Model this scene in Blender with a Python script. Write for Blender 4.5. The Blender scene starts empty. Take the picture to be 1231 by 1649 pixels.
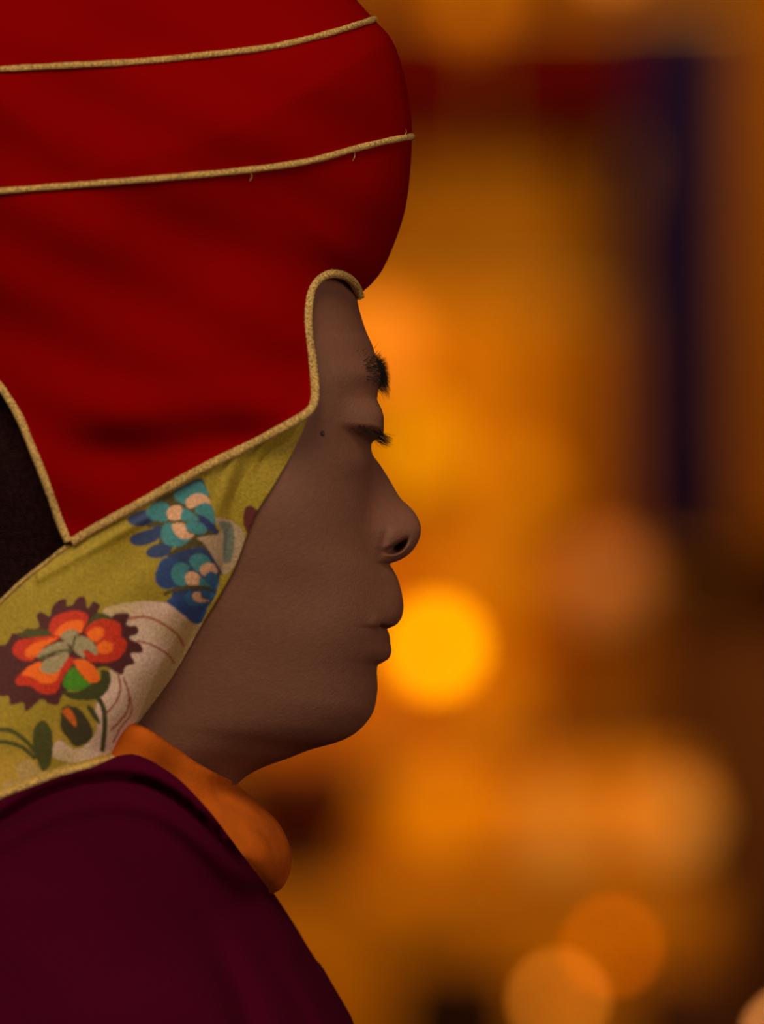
import bpy, math, random
import numpy as np
from mathutils import Vector
from mathutils.bvhtree import BVHTree
from mathutils.geometry import delaunay_2d_cdt

# ------------------------------------------------------------------ camera, world, lights, exposure
S = 0.000255          # metres per photograph pixel in the plane of the profile (y = 0)
D = 3.0               # camera distance from that plane
CZ = 0.95             # camera height
scene = bpy.context.scene
COL = scene.collection
random.seed(4); RNG = np.random.default_rng(7)

cam_d = bpy.data.cameras.new('camera'); cam = bpy.data.objects.new('camera', cam_d); COL.objects.link(cam)
cam.location = (0, -D, CZ); cam.rotation_euler = (math.pi/2, 0, 0)
cam_d.sensor_fit = 'VERTICAL'; cam_d.sensor_height = 24.0
cam_d.lens = 24.0*D/(1649*S)
cam_d.clip_end = 60
cam_d.dof.use_dof = True; cam_d.dof.focus_distance = 2.975
cam_d.dof.aperture_fstop = cam_d.lens/61.6
scene.camera = cam
scene.view_settings.view_transform = 'Standard'; scene.view_settings.look = 'None'
scene.view_settings.gamma = 1.0; scene.view_settings.use_curve_mapping = False
scene.view_settings.exposure = 0.0

def lin(r, g, b):
    f = lambda c: (c/255/12.92) if c/255 <= .04045 else ((c/255+.055)/1.055)**2.4
    return (f(r), f(g), f(b), 1.0)

world = bpy.data.worlds.new('world'); scene.world = world; world.use_nodes = True
world.node_tree.nodes['Background'].inputs[0].default_value = (1.0, .62, .42, 1)
world.node_tree.nodes['Background'].inputs[1].default_value = 0.035

def light(name, kind, loc, target, energy, color, **kw):
    l = bpy.data.lights.new(name, kind); o = bpy.data.objects.new(name, l); COL.objects.link(o)
    o.location = loc; l.energy = energy; l.color = color
    o.rotation_euler = (Vector(target)-Vector(loc)).to_track_quat('-Z', 'Y').to_euler()
    for k, v in kw.items(): setattr(l, k, v)
    return o
KEY = light('overhead_key_light', 'AREA', (-.65, -2.0, 3.0), (-.05, 0, .95), 64.0, (1.0, .84, .62), size=1.5)  # soft key light added above the figure; no window stands there
SIDE = light('face_fill_light', 'AREA', (1.9, -1.7, 1.5), (0, 0, .9), 18, (1.0, .78, .6), size=1.0)  # added fill that brightens the front of the face, not a hall lamp
ALTA = light('altar_fill_spot', 'SPOT', (-1.0, 5.0, 3.3), (-.1, 7.5, .85), 250, (1.0, .86, .30), spot_size=1.1, spot_blend=.6, shadow_soft_size=.12)  # unseen spot added to light the hangings from the left
ALTB = light('altar_fill_spot', 'SPOT', (1.2, 5.2, 3.3), (.1, 7.5, .65), 330, (1.0, .86, .28), spot_size=1.1, spot_blend=.6, shadow_soft_size=.12)  # second added spot, aimed lower to lift the altar steps

# ------------------------------------------------------------------ helpers
def U(px, py, Y=0.0):
    k = S*(D+Y)/D
    return ((px-615.5)*k, Y, CZ+(824.5-py)*k)

def mat(name, col, rough=.8, metal=0., noise=None, bump=None, emit=None, sheen=0., spec=.5, sss=0., attr=None, vary=.25):
    m = bpy.data.materials.new(name); m.use_nodes = True; nt = m.node_tree; b = nt.nodes['Principled BSDF']
    b.inputs['Base Color'].default_value = col; b.inputs['Roughness'].default_value = rough
    b.inputs['Metallic'].default_value = metal; b.inputs['Specular IOR Level'].default_value = spec
    if sheen: b.inputs['Sheen Weight'].default_value = sheen; b.inputs['Sheen Roughness'].default_value = .5
    if sss:
        b.inputs['Subsurface Weight'].default_value = sss
        b.inputs['Subsurface Radius'].default_value = (1.0, .35, .2); b.inputs['Subsurface Scale'].default_value = .004
    tc = nt.nodes.new('ShaderNodeTexCoord')
    src = None
    if attr:
        a = nt.nodes.new('ShaderNodeAttribute'); a.attribute_name = attr; src = a.outputs['Color']
    if noise:
        n = nt.nodes.new('ShaderNodeTexNoise'); n.inputs['Scale'].default_value = noise; n.inputs['Detail'].default_value = 6
        nt.links.new(tc.outputs['Object'], n.inputs['Vector'])
        r = nt.nodes.new('ShaderNodeMapRange'); r.inputs[1].default_value = .3; r.inputs[2].default_value = .7
        r.inputs[3].default_value = 1-vary; r.inputs[4].default_value = 1+vary
        nt.links.new(n.outputs['Fac'], r.inputs[0])
        mx = nt.nodes.new('ShaderNodeMix'); mx.data_type = 'RGBA'; mx.blend_type = 'MULTIPLY'; mx.inputs[0].default_value = 1
        mx.clamp_result = False
        if src: nt.links.new(src, mx.inputs[6])
        else: mx.inputs[6].default_value = col
        nt.links.new(r.outputs[0], mx.inputs[7]); src = mx.outputs[2]
    if src: nt.links.new(src, b.inputs['Base Color'])
    if bump:
        sc, st, dist = bump
        n2 = nt.nodes.new('ShaderNodeTexNoise'); n2.inputs['Scale'].default_value = sc; n2.inputs['Detail'].default_value = 4
        nt.links.new(tc.outputs['Object'], n2.inputs['Vector'])
        bp = nt.nodes.new('ShaderNodeBump'); bp.inputs['Strength'].default_value = st; bp.inputs['Distance'].default_value = dist
        nt.links.new(n2.outputs['Fac'], bp.inputs['Height']); nt.links.new(bp.outputs[0], b.inputs['Normal'])
    if emit:
        b.inputs['Emission Color'].default_value = emit[0]; b.inputs['Emission Strength'].default_value = emit[1]
    return m

def mesh_obj(name, verts, faces, m, parent=None, smooth=True):
    me = bpy.data.meshes.new(name)
    verts = np.asarray(verts, dtype=np.float32)
    me.from_pydata([], [], []) if False else None
    if isinstance(faces, np.ndarray) and faces.ndim == 2:
        k = faces.shape[1]; nf = len(faces)
        me.vertices.add(len(verts)); me.vertices.foreach_set('co', verts.ravel())
        me.loops.add(nf*k); me.loops.foreach_set('vertex_index', faces.astype(np.int32).ravel())
        me.polygons.add(nf); me.polygons.foreach_set('loop_start', np.arange(0, nf*k, k, dtype=np.int32))
        me.update(calc_edges=True)
    else:
        me.from_pydata([tuple(v) for v in verts.tolist()], [], [tuple(f) for f in faces])
    me.validate()
    me.polygons.foreach_set('use_smooth', np.full(len(me.polygons), smooth)); me.update()
    me.materials.append(m)
    o = bpy.data.objects.new(name, me); COL.objects.link(o)
    if parent is not None:
        o.parent = parent; o.matrix_parent_inverse = parent.matrix_basis.inverted()
    return o

def empty(name, loc=(0, 0, 0), parent=None):
    o = bpy.data.objects.new(name, None); COL.objects.link(o); o.location = loc; o.empty_display_size = .05
    if parent is not None: o.parent = parent; o.matrix_parent_inverse = parent.matrix_basis.inverted()
    return o

def tag(o, label=None, cat=None, group=None, kind=None):
    for k, v in (('label', label), ('category', cat), ('group', group), ('kind', kind)):
        if v: o[k] = v
    return o

def catmull(pts, step=2.0, closed=False):
    p = np.asarray(pts, float); n = len(p); out = []
    rng = range(n if closed else n-1)
    for i in rng:
        if closed: a, b, c, d = p[(i-1) % n], p[i], p[(i+1) % n], p[(i+2) % n]
        else: a, b, c, d = p[max(i-1, 0)], p[i], p[i+1], p[min(i+2, n-1)]
        L = np.linalg.norm(c-b); k = max(1, int(round(L/step)))
        # centripetal
        def tj(ti, x, y): return ti+max(np.linalg.norm(y-x), 1e-3)**.5
        t0 = 0; t1 = tj(t0, a, b) if np.linalg.norm(b-a) > 0 else 1e-3; t2 = tj(t1, b, c); t3 = tj(t2, c, d) if np.linalg.norm(d-c) > 0 else t2+1e-3
        for j in range(k):
            t = t1+(t2-t1)*j/k
            if np.linalg.norm(b-a) == 0: a_ = 2*b-c; t0_ = t1-(t2-t1)
            else: a_, t0_ = a, t0
            if np.linalg.norm(d-c) == 0: d_ = 2*c-b; t3_ = t2+(t2-t1)
            else: d_, t3_ = d, t3
            A1 = (t1-t)/(t1-t0_)*a_+(t-t0_)/(t1-t0_)*b; A2 = (t2-t)/(t2-t1)*b+(t-t1)/(t2-t1)*c; A3 = (t3_-t)/(t3_-t2)*c+(t-t2)/(t3_-t2)*d_
            B1 = (t2-t)/(t2-t0_)*A1+(t-t0_)/(t2-t0_)*A2; B2 = (t3_-t)/(t3_-t1)*A2+(t-t1)/(t3_-t1)*A3
            out.append((t2-t)/(t2-t1)*B1+(t-t1)/(t2-t1)*B2)
    if not closed: out.append(p[-1])
    return np.array(out)

def inside(pts, poly):
    x, y = pts[:, 0], pts[:, 1]; r = np.zeros(len(pts), bool); n = len(poly); j = n-1
    for i in range(n):
        xi, yi = poly[i]; xj, yj = poly[j]
        c = ((yi > y) != (yj > y)) & (x < (xj-xi)*(y-yi)/((yj-yi) if yj != yi else 1e-9)+xi)
        r ^= c; j = i
    return r

def dist_to(pts, line):
    line = np.asarray(line, float); best = np.full(len(pts), 1e9)
    for i in range(len(line)-1):
        a, b = line[i], line[i+1]; ab = b-a; L = max((ab**2).sum(), 1e-9)
        t = np.clip(((pts-a)@ab)/L, 0, 1); q = a+t[:, None]*ab
        best = np.minimum(best, np.hypot(*(pts-q).T))
    return best

def cdt(poly, step, finebox=(-40, -40, 700, 1700), coarse=None):
    """triangulate a 2-D outline with interior points; returns (N,2) points and faces"""
    poly = np.asarray(poly, float); n = len(poly)
    x0, y0 = poly.min(0); x1, y1 = poly.max(0)
    def grid(st):
        xs = np.arange(x0, x1, st); ys = np.arange(y0, y1, st*.866)
        gx, gy = np.meshgrid(xs, ys); gx = gx+(np.arange(len(ys)) % 2)[:, None]*st*.5
        return np.stack([gx.ravel(), gy.ravel()], 1)
    g = grid(step); fb = finebox
    inb = lambda q: (q[:, 0] > fb[0]) & (q[:, 1] > fb[1]) & (q[:, 0] < fb[2]) & (q[:, 1] < fb[3])
    if coarse:
        g2 = grid(coarse); g = np.concatenate([g[inb(g)], g2[~inb(g2)]])
    g = g[inside(g, poly)]
    d = dist_to(g, np.vstack([poly, poly[:1]])); g = g[d > step*.45]
    pts = [Vector(p) for p in np.vstack([poly, g]).tolist()]
    vo, eo, fo, *_ = delaunay_2d_cdt(pts, [(i, (i+1) % n) for i in range(n)], [list(range(n))], 1, 1e-5)
    return np.array([tuple(v) for v in vo]), [tuple(f) for f in fo]

def bvh_of(o):
    me = o.data; v = [tuple(x.co) for x in me.vertices]; f = [tuple(p.vertices) for p in me.polygons]
    return BVHTree.FromPolygons(v, f)

CAMP = Vector((0, -D, CZ))
def depth_at(bvh, px, py, default=0.0):
    """world depth (positive towards the camera, metres) of the surface behind photograph pixel"""
    d = (Vector(U(px, py, 0))-CAMP).normalized()
    h = bvh.ray_cast(CAMP, d)
    return -h[0].y if h[0] is not None else default

def smax(a, b, k): return .5*(a+b+np.sqrt((a-b)**2+k*k))

def U3(P, depth):
    """photograph points + depth towards camera in metres -> world"""
    out = np.maximum.reduce([P[:, 0]-1250, P[:, 1]-1700, -60-P[:, 0], np.zeros(len(P))])
    k = S*(D-depth*np.clip(1-out/500, 0, 1))/D
    return np.stack([(P[:, 0]-615.5)*k, -depth, CZ+(824.5-P[:, 1])*k], 1)

def shell(name, poly, step, depthfn, m, parent, coarse=None, both=True, sealed=True, thick=None):
    P, F = cdt(poly, step, coarse=coarse)
    d = depthfn(P); V = U3(P, d)
    faces = [tuple(f) for f in F]
    # faces wound to look at the camera (-y)
    def nrm(f):
        a, b, c = P[f[0]], P[f[1]], P[f[2]]; return (b[0]-a[0])*(c[1]-a[1])-(b[1]-a[1])*(c[0]-a[0])
    faces = [f if nrm(f) < 0 else f[::-1] for f in faces]   # picture rows run downwards
    verts = V
    if both:
        V2 = V.copy(); V2[:, 1] *= -1; n = len(V)
        if sealed:
            zero = d < 1e-6; idx = np.arange(n)+n; idx[zero] = np.arange(n)[zero]
            verts = np.vstack([V, V2]); faces = faces+[tuple(int(idx[i]) for i in f[::-1]) for f in faces]
        else:
            verts = np.vstack([V, V2]); faces = faces+[tuple(i+n for i in f[::-1]) for f in faces]
    o = mesh_obj(name, verts, faces, m, parent)
    if thick:
        md = o.modifiers.new('thickness', 'SOLIDIFY'); md.thickness = thick; md.offset = -1
    return o, P, d, V

def tube(path, rad, ns=12, braid=None, taper=False):
    """tube along world path; braid=(pitch, depth)"""
    P = np.asarray(path, float); n = len(P)
    T = np.gradient(P, axis=0); T /= np.linalg.norm(T, axis=1)[:, None]+1e-12
    ref = np.array([0, 1.0, 0]); N = np.cross(T, ref); N /= np.linalg.norm(N, axis=1)[:, None]+1e-12
    B = np.cross(T, N)
    s = np.concatenate([[0], np.cumsum(np.linalg.norm(np.diff(P, axis=0), axis=1))])
    th = np.arange(ns)*2*math.pi/ns
    r = np.full((n, ns), rad) if np.isscalar(rad) else np.repeat(np.asarray(rad)[:, None], ns, 1)
    if braid:
        pitch, dep = braid
        ph = 2*math.pi*s[:, None]/pitch
        r = r*(1-dep+dep*np.maximum(np.abs(np.sin(ph+th*1.5)), np.abs(np.sin(ph-th*1.5)))**.7*1.2)
        r = r*(1+.05*np.sin(s[:, None]/pitch*.9)+.03*RNG.standard_normal((n, 1)))
    V = P[:, None]+r[:, :, None]*(np.cos(th)[None, :, None]*N[:, None]+np.sin(th)[None, :, None]*B[:, None])
    V = V.reshape(-1, 3)
    i = np.arange(n-1)[:, None]*ns; j = np.arange(ns)[None, :]; jn = (j+1) % ns
    F = np.stack([i+j, i+jn, i+ns+jn, i+ns+j], -1).reshape(-1, 4)
    return V, F

def resample3(P, step):
    s = np.concatenate([[0], np.cumsum(np.linalg.norm(np.diff(P, axis=0), axis=1))])
    t = np.arange(0, s[-1], step); return np.stack([np.interp(t, s, P[:, k]) for k in range(3)], 1)

def lathe(prof, ns=24, c=(0, 0, 0)):
    V = [(c[0]+r*math.cos(2*math.pi*i/ns), c[1]+r*math.sin(2*math.pi*i/ns), c[2]+z) for r, z in prof for i in range(ns)]
    F = [(a*ns+i, a*ns+(i+1) % ns, (a+1)*ns+(i+1) % ns, (a+1)*ns+i) for a in range(len(prof)-1) for i in range(ns)]
    F += [tuple(range(ns))[::-1], tuple((len(prof)-1)*ns+i for i in range(ns))]
    return V, F

def box(x0, x1, y0, y1, z0, z1):
    V = [(x, y, z) for x in (x0, x1) for y in (y0, y1) for z in (z0, z1)]
    return V, [(0, 1, 3, 2), (4, 6, 7, 5), (0, 4, 5, 1), (2, 3, 7, 6), (0, 2, 6, 4), (1, 5, 7, 3)]

# ------------------------------------------------------------------ materials
SKIN = mat('skin', lin(124, 82, 64), .6, noise=330, vary=.06, bump=(900, .35, .0006), sss=.12, spec=.32)
HAIR = mat('black_hair', lin(20, 13, 12), .6, spec=.3)
FUZZ = mat('shaved_hair', lin(42, 20, 20), .95, noise=420, vary=.5, bump=(1500, .8, .001), spec=.1)
MOLE = mat('mole_skin', lin(60, 40, 34), .7)
RED = mat('red_felt', lin(130, 0, 0), .95, noise=25, vary=.05, bump=(2600, .35, .0004), spec=.03)
GOLD = mat('gold_thread', lin(228, 188, 106), .32, metal=.35, noise=1300, vary=.75, bump=(2200, 1.0, .001), spec=.9)  # strong colour noise paints bright sparkle into the braid
BROC = mat('brocade', (1, 1, 1, 1), .55, metal=.12, noise=1100, vary=.28, bump=(1800, .7, .0005), spec=.4, attr='pattern', sheen=.1)
ORNG = mat('orange_suede', lin(182, 86, 16), .9, noise=38, vary=.36, bump=(1500, .4, .0006), spec=.1)
MAROON = mat('maroon_wool', lin(66, 1, 28), .95, noise=14, vary=.12, bump=(2200, .4, .0006), spec=.04)
MAROONC = mat('maroon_cushion', lin(95, 10, 25), .9, noise=20, vary=.1)

# ------------------------------------------------------------------ the room
FLOORM = mat('dark_floor_boards', lin(70, 38, 20), .5, noise=6, vary=.3)
WALLM = mat('ochre_plaster', lin(165, 92, 10), .85, noise=4, vary=.2)
V, F = box(-4, 4, -3.6, 8.0, -.1, 0); tag(mesh_obj('floor', V, F, FLOORM, smooth=False), kind='structure')
V, F = box(-4, 4, 7.8, 8.0, 0, 3.6); tag(mesh_obj('wall_back', V, F, WALLM, smooth=False), kind='structure')

for nm, b in (('wall_left', (-4.2, -4, -3.6, 8, 0, 3.6)), ('wall_right', (4, 4.2, -3.6, 8, 0, 3.6)), ('wall_front', (-4.2, 4.2, -3.8, -3.6, 0, 3.6)), ('ceiling', (-4.2, 4.2, -3.8, 8, 3.6, 3.8))):
    V, F = box(*b); tag(mesh_obj(nm, V, F, WALLM, smooth=False), kind='structure')

# ------------------------------------------------------------------ the person: head and neck as one surface
person = tag(empty('person', (-.2, 0, .2)), 'person in profile with lowered eyes, tall red hat with gold cords and maroon robe', 'person')

PROF = [(180, 92), (250, 97), (330, 116), (420, 165), (490, 240), (540, 330), (566, 410), (576.6, 487), (582.5, 511), (591, 536),
        (600, 556), (606, 580), (608.5, 604), (609, 625), (607, 650), (602, 680), (599, 705), (598.5, 722), (601, 732), (613, 749), (622, 763), (631, 778),
        (645.5, 802), (655, 811), (665, 821), (674, 835), (678.3, 849), (678, 858), (676, 867), (667, 884), (656, 895), (642, 903), (633, 906), (628.5, 908),
        (632, 915), (639, 927), (645.6, 947), (649, 962), (650.3, 976), (649.5, 987), (647, 996), (639, 1006), (630, 1010.5), (624.5, 1013),
        (626, 1017), (628.4, 1024), (629.5, 1035), (631.4, 1047), (630, 1054), (626, 1061), (616, 1067), (609.5, 1071), (608, 1077), (607.7, 1087), (608.8, 1106),
        (607, 1122), (603, 1142), (594.6, 1158), (576, 1178), (558, 1189), (540, 1196), (500, 1207), (466, 1220), (427, 1234),
        (401, 1247), (381, 1264), (372, 1282), (366, 1320), (364, 1400), (362, 1500)]
PR = catmull(PROF, 2.1)
# thin the rows of the hidden crown and the hidden lower neck
keep = np.ones(len(PR), bool)
for i, (x, y) in enumerate(PR):
    if (y < 470 or y > 1290) and i % 4: keep[i] = False
keep[0] = keep[-1] = True
PR = PR[keep]; NR = len(PR)
sarc = np.concatenate([[0], np.cumsum(np.hypot(*np.diff(PR, axis=0).T))])
# keys: (point on profile) -> smooth base front, back point, ratio of centre, half width, front exponent
KEYS = [((180, 92), (180, 92), (174, 92), .5, 6, 2.0), ((330, 116), (330, 116), (20, 120), .5, 150, 2.0), ((420, 165), (420, 165), (-60, 175), .5, 205, 2.0),
        ((540, 330), (540, 330), (-135, 330), .5, 262, 2.1), ((577, 487), (577, 487), (-145, 480), .5, 278, 2.2),
        ((606, 580), (606, 580), (-145, 570), .5, 282, 2.3), ((607, 650), (605, 650), (-140, 640), .5, 283, 2.35), ((599, 705), (600, 705), (-130, 690), .5, 283, 2.35),
        ((622, 763), (600, 765), (-120, 745), .5, 282, 2.3), ((655, 811), (602, 815), (-105, 790), .5, 278, 2.3), ((678, 858), (606, 860), (-90, 830), .5, 272, 2.3),
        ((656, 895), (612, 890), (-85, 850), .5, 268, 2.25), ((628.5, 908), (621, 908), (-80, 860), .5, 264, 2.25), ((645.6, 947), (629, 945), (-75, 885), .5, 256, 2.2),
        ((650, 976), (632, 978), (-72, 910), .5, 250, 2.2), ((624.5, 1013), (630, 1013), (-70, 940), .5, 243, 2.2), ((631, 1047), (622, 1047), (-70, 965), .5, 236, 2.2),
        ((608, 1077), (613, 1077), (-70, 985), .5, 230, 2.15), ((607, 1122), (607, 1122), (-70, 1020), .5, 222, 2.1), ((594.6, 1158), (594.6, 1158), (-72, 1050), .5, 214, 2.1),
        ((540, 1196), (540, 1196), (-78, 1090), .48, 206, 2.1), ((466, 1220), (466, 1220), (-85, 1140), .46, 203, 2.0), ((401, 1247), (401, 1247), (-92, 1200), .46, 202, 2.0),
        ((372, 1282), (372, 1282), (-100, 1270), .48, 204, 2.0), ((362, 1500), (362, 1500), (-130, 1500), .5, 215, 2.0)]
ks = [sarc[np.argmin(np.hypot(PR[:, 0]-k[0][0], PR[:, 1]-k[0][1]))] for k in KEYS]
def smooth_interp(s, xs, ys):
    xs = np.array(xs); ys = np.array(ys, float); m = np.gradient(ys, xs)
    i = np.clip(np.searchsorted(xs, s)-1, 0, len(xs)-2); h = xs[i+1]-xs[i]; t = (s-xs[i])/h
    return (2*t**3-3*t**2+1)*ys[i]+(t**3-2*t**2+t)*h*m[i]+(-2*t**3+3*t**2)*ys[i+1]+(t**3-t**2)*h*m[i+1]
PBy = np.maximum.accumulate(PR[:, 1])+np.arange(NR)*1e-4
ky = np.array([k[1][1] for k in KEYS], float)
fine = np.arange(80, 1502, 1.0)
def col(f, sm=26):
    v = smooth_interp(fine, ky, [f(k) for k in KEYS]); w = np.exp(-(np.arange(-3*sm, 3*sm+1)/sm)**2); w /= w.sum()
    vs = np.convolve(np.pad(v, 3*sm, mode='reflect', reflect_type='odd'), w, mode='valid')
    return np.interp(PBy, fine, vs)
Qx, Qy = col(lambda k: k[2][0]), col(lambda k: k[2][1])
bl = np.clip((PR[:, 1]-540)/40, 0, 1)*np.clip((1140-PR[:, 1])/40, 0, 1)
PBx = bl*col(lambda k: k[1][0], 26)+(1-bl)*PR[:, 0]
CR = col(lambda k: k[3]); W = np.maximum(col(lambda k: k[4]), 4); NE = col(lambda k: k[5])
W[:12] = np.minimum(W[:12], np.linspace(4, W[12], 12))
# spread of the profile's details sideways (nose, lips)
def iv(pairs): return np.interp(PR[:, 1], [p[0] for p in pairs], [p[1] for p in pairs])
wn = iv([(600, 60), (700, 36), (760, 34), (800, 42), (830, 58), (855, 68), (880, 70), (905, 62), (912, 60), (930, 70), (960, 85), (1000, 100), (1020, 100), (1050, 92), (1075, 80), (1100, 90)])
pn = iv([(600, 2), (760, 2), (830, 2.7), (880, 3.2), (905, 3.0), (930, 2.4), (1000, 3.4), (1050, 3.0), (1100, 2)])
NT = 190
u = np.arange(NT+1)/NT; th = math.pi*(u**1.45)
sn, cs = np.sin(th), np.cos(th)
yl = W[:, None]*sn[None]                               # lateral, px
fr = np.where(cs[None] > 0, (1-np.clip(sn, 0, 1)[None]**NE[:, None]).clip(0)**(1/NE[:, None]), -(1-np.clip(sn, 0, 1)[None]**2).clip(0)**.5)
fr[:, 0] = 1; fr[:, -1] = -1
Cx = PBx+(Qx-PBx)*CR; Cy = PBy+(Qy-PBy)*CR
frac = np.where(fr > 0, fr, 0)[..., None]; back = np.where(fr < 0, -fr, 0)[..., None]
C2 = np.stack([Cx, Cy], 1)[:, None]; PB = np.stack([PBx, PBy], 1)[:, None]; Q2 = np.stack([Qx, Qy], 1)[:, None]
XY = C2+(PB-C2)*frac+(Q2-C2)*back
det = (PR-np.stack([PBx, PBy], 1))[:, None]
wgt = np.exp(-(np.abs(yl)/wn[:, None])**pn[:, None])*(cs[None] > 0)
XY = XY+det*wgt[..., None]
X, Z, Y = XY[..., 0].copy(), XY[..., 1].copy(), yl.copy()
# ---- sculpting brushes (photograph pixels; Y is sideways)
g = lambda a, c, s, p=2: np.exp(-np.abs((a-c)/s)**p)
frontm = (cs[None] > .2)
def step(a, e0, e1):
    t = np.clip((a-e0)/(e1-e0), 0, 1); return t*t*(3-2*t)
X += 13*g(Y, 105, 75, 3)*g(Z, 606, 26)*frontm                                # brow ridge
tgt = 618.5-.0045*np.clip(Y-85, -200, 200)**2                                # closed lid over the eyeball
ez = 709-.19*(Y-60)
lidm = g(Y, 92, 62, 4)*step(Z, 612, 676)*(1-step(Z, ez-9, ez+6))
X = np.where(frontm, X+np.maximum(tgt-X, 0)*lidm, X)
X -= 1.5*g(Y, 100, 60, 4)*g(Z, 643, 9)*frontm                                  # fold above the lid
X -= 5*g(Y, 95, 50, 3)*g(Z-ez, 8, 9)*frontm                                 # under the lash line
X += 5*g(Y, 120, 60, 2)*g(Z, 745, 22)*frontm
Y += 10*g(X, 470, 90)*g(Z, 800, 80)*(Y > 60)                                   # cheekbone
Y -= 6*g(X, 500, 70)*g(Z, 960, 60)*(Y > 60)
# wing of the nose, its groove and the nostril
Y += 5*g(X, 636, 16)*g(Z, 860, 17)*(X > 600)*(Y > 18)
Y -= 4.5*g(X+.25*(Z-870), 619, 6)*g(Z, 872, 24, 4)*(Y > 20)
ca, sa = math.cos(math.radians(-31)), math.sin(math.radians(-31))
nx, nz = (X-641)*ca+(Z-882)*sa, -(X-641)*sa+(Z-882)*ca
hole = np.exp(-((nx/16.5)**2+((nz+.02*nx*nx*.5)/6.0)**2)**1.5)*(Y > 8)*(X > 612)*(sn[None] < .6)
Y = Y*(1-.80*hole); Z -= 2*hole
# corner of the mouth and the parting of the lips
lx = X-613; lz = Z-(1004.5+lx*.62)
Y -= 8*np.exp(-(lz/3.4)**2)*step(lx, -2, 5)*(Y > 15)*(X < 640)
Y += 5*g(X, 604, 9)*g(Z, 1005, 14)*(Y > 40)
X += 3*g(Z, 1005, 3)*0
X -= 7*g(Y, 0, 400)*g(Z-(1013-np.minimum(Y, 100)*.07), 0, 2.4)*step(Y, 12, 40)*(1-step(Y, 80, 100))*frontm
# philtrum and lower crease under the lip at the side
Y -= 3*g(X, 603, 8)*g(Z, 1066, 10)*(Y > 40)
Y[:, 0] = 0; Y[:, -1] = 0
Vn = np.stack([(X-615.5)*S, -Y*S, CZ+(824.5-Z)*S], -1)
Vf = Vn.copy(); Vf[..., 1] *= -1
# one closed ring per row: near side then far side reversed
ring = np.concatenate([Vn, Vf[:, -2:0:-1]], 1); K = ring.shape[1]
i = np.arange(NR-1)[:, None]*K; j = np.arange(K)[None]; jn = (j+1) % K
HF = np.stack([i+j, i+jn, i+K+jn, i+K+j], -1).reshape(-1, 4)
body = mesh_obj('body', ring.reshape(-1, 3), HF, SKIN, person)
HB = bvh_of(body)
def head_depth(P, default=0.0): return np.array([depth_at(HB, a, b, default) for a, b in P])

# mole and small marks
def bump_spot(px, py, r, h):
    d = depth_at(HB, px, py); c = Vector(U(px, py, -d)); V = []; ns = 14
    for k in range(5):
        a = k/4*math.pi/2; rr = r*math.cos(a)
        V += [(c.x+rr*math.cos(2*math.pi*t/ns)*1.15, c.y-h*math.sin(a)+.0002, c.z+rr*math.sin(2*math.pi*t/ns)) for t in range(ns)]
    F = [(k*ns+t, k*ns+(t+1) % ns, (k+1)*ns+(t+1) % ns, (k+1)*ns+t) for k in range(4) for t in range(ns)]
    return V, F
V, F = bump_spot(518, 698, .0012, .0007); tag(mesh_obj('mole', V, F, MOLE, body), 'dark mole near the outer corner of the eye')

# hair strands (brows and lashes) as thin tapered tubes
def strands(name, specs, m, parent, rad=.00011):
    VV, FF, n0 = [], [], 0
    for root, d0, d1, L in specs:
        ts = np.linspace(0, 1, 7)[:, None]
        P = root+L*(ts*d0*(1-ts*.5)+ts**2*.5*d1)
        V, F = tube(P, rad*(1-.85*ts[:, 0]**1.5), 4); VV.append(V); FF.append(F+n0); n0 += len(V)
    return mesh_obj(name, np.vstack(VV), np.vstack(FF), m, parent)
def front_hit(y_px, z_px, side):
    h = HB.ray_cast(Vector((.2, side*-y_px*S, CZ+(824.5-z_px)*S)), Vector((-1, 0, 0)))
    return (np.array(h[0]), np.array(h[1])) if h[0] is not None else (None, None)
nz_ = lambda v: v/np.linalg.norm(v)
for side in (1, -1):
    sp = []
    for k in range(330):
        y = 12+120*random.random()**1.7; zc = 598-.05*(y-30)+.0009*(y-60)**2; z = zc+random.gauss(0, 12)
        if z < 560 or z > 628: continue
        p, n = front_hit(y, z, side)
        if p is None: continue
        up = (602-z)/40
        d0 = nz_(np.array([.9, -side*.15, up*.8+random.gauss(0, .3)])); d1 = nz_(np.array([.35, -side*.55, -.35+up+random.gauss(0, .3)]))
        sp.append((p-d0*.0005, d0, d1, (.0062 if y < 90 else .0055)*random.uniform(.6, 1.15)*(1 if abs(z-zc) < 16 else .7)))
    for k in range(26):
        y = random.uniform(20, 110); p, n = front_hit(y, random.uniform(606, 624), side)
        sp.append((p, nz_(np.array([.8, 0, -.5])), nz_(np.array([.2, random.gauss(0, .2), -1])), random.uniform(.005, .0085)))
    tag(strands('eyebrow', sp, HAIR, body, .0001), 'bushy black eyebrow')
    sp = []
    for k in range(46):
        y = 48+105*k/45+random.gauss(0, 1); z = 705-.19*(y-60)+random.gauss(0, 1.2)
        p, n = front_hit(y, z, side)
        if p is None: continue
        a = random.gauss(0, .2)
        d0 = nz_(np.array([.75, -side*(.2*(y-80)/60+a), -.75+a])); d1 = nz_(np.array([1.0, -side*(.3*(y-80)/60), -.45+a]))
        sp.append((p-d0*.0006, d0, d1, random.uniform(.0055, .0082)*(1 if y < 150 else .75)))
    tag(strands('eyelashes', sp, HAIR, body, .00013), 'dark downcast eyelashes')

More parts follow.
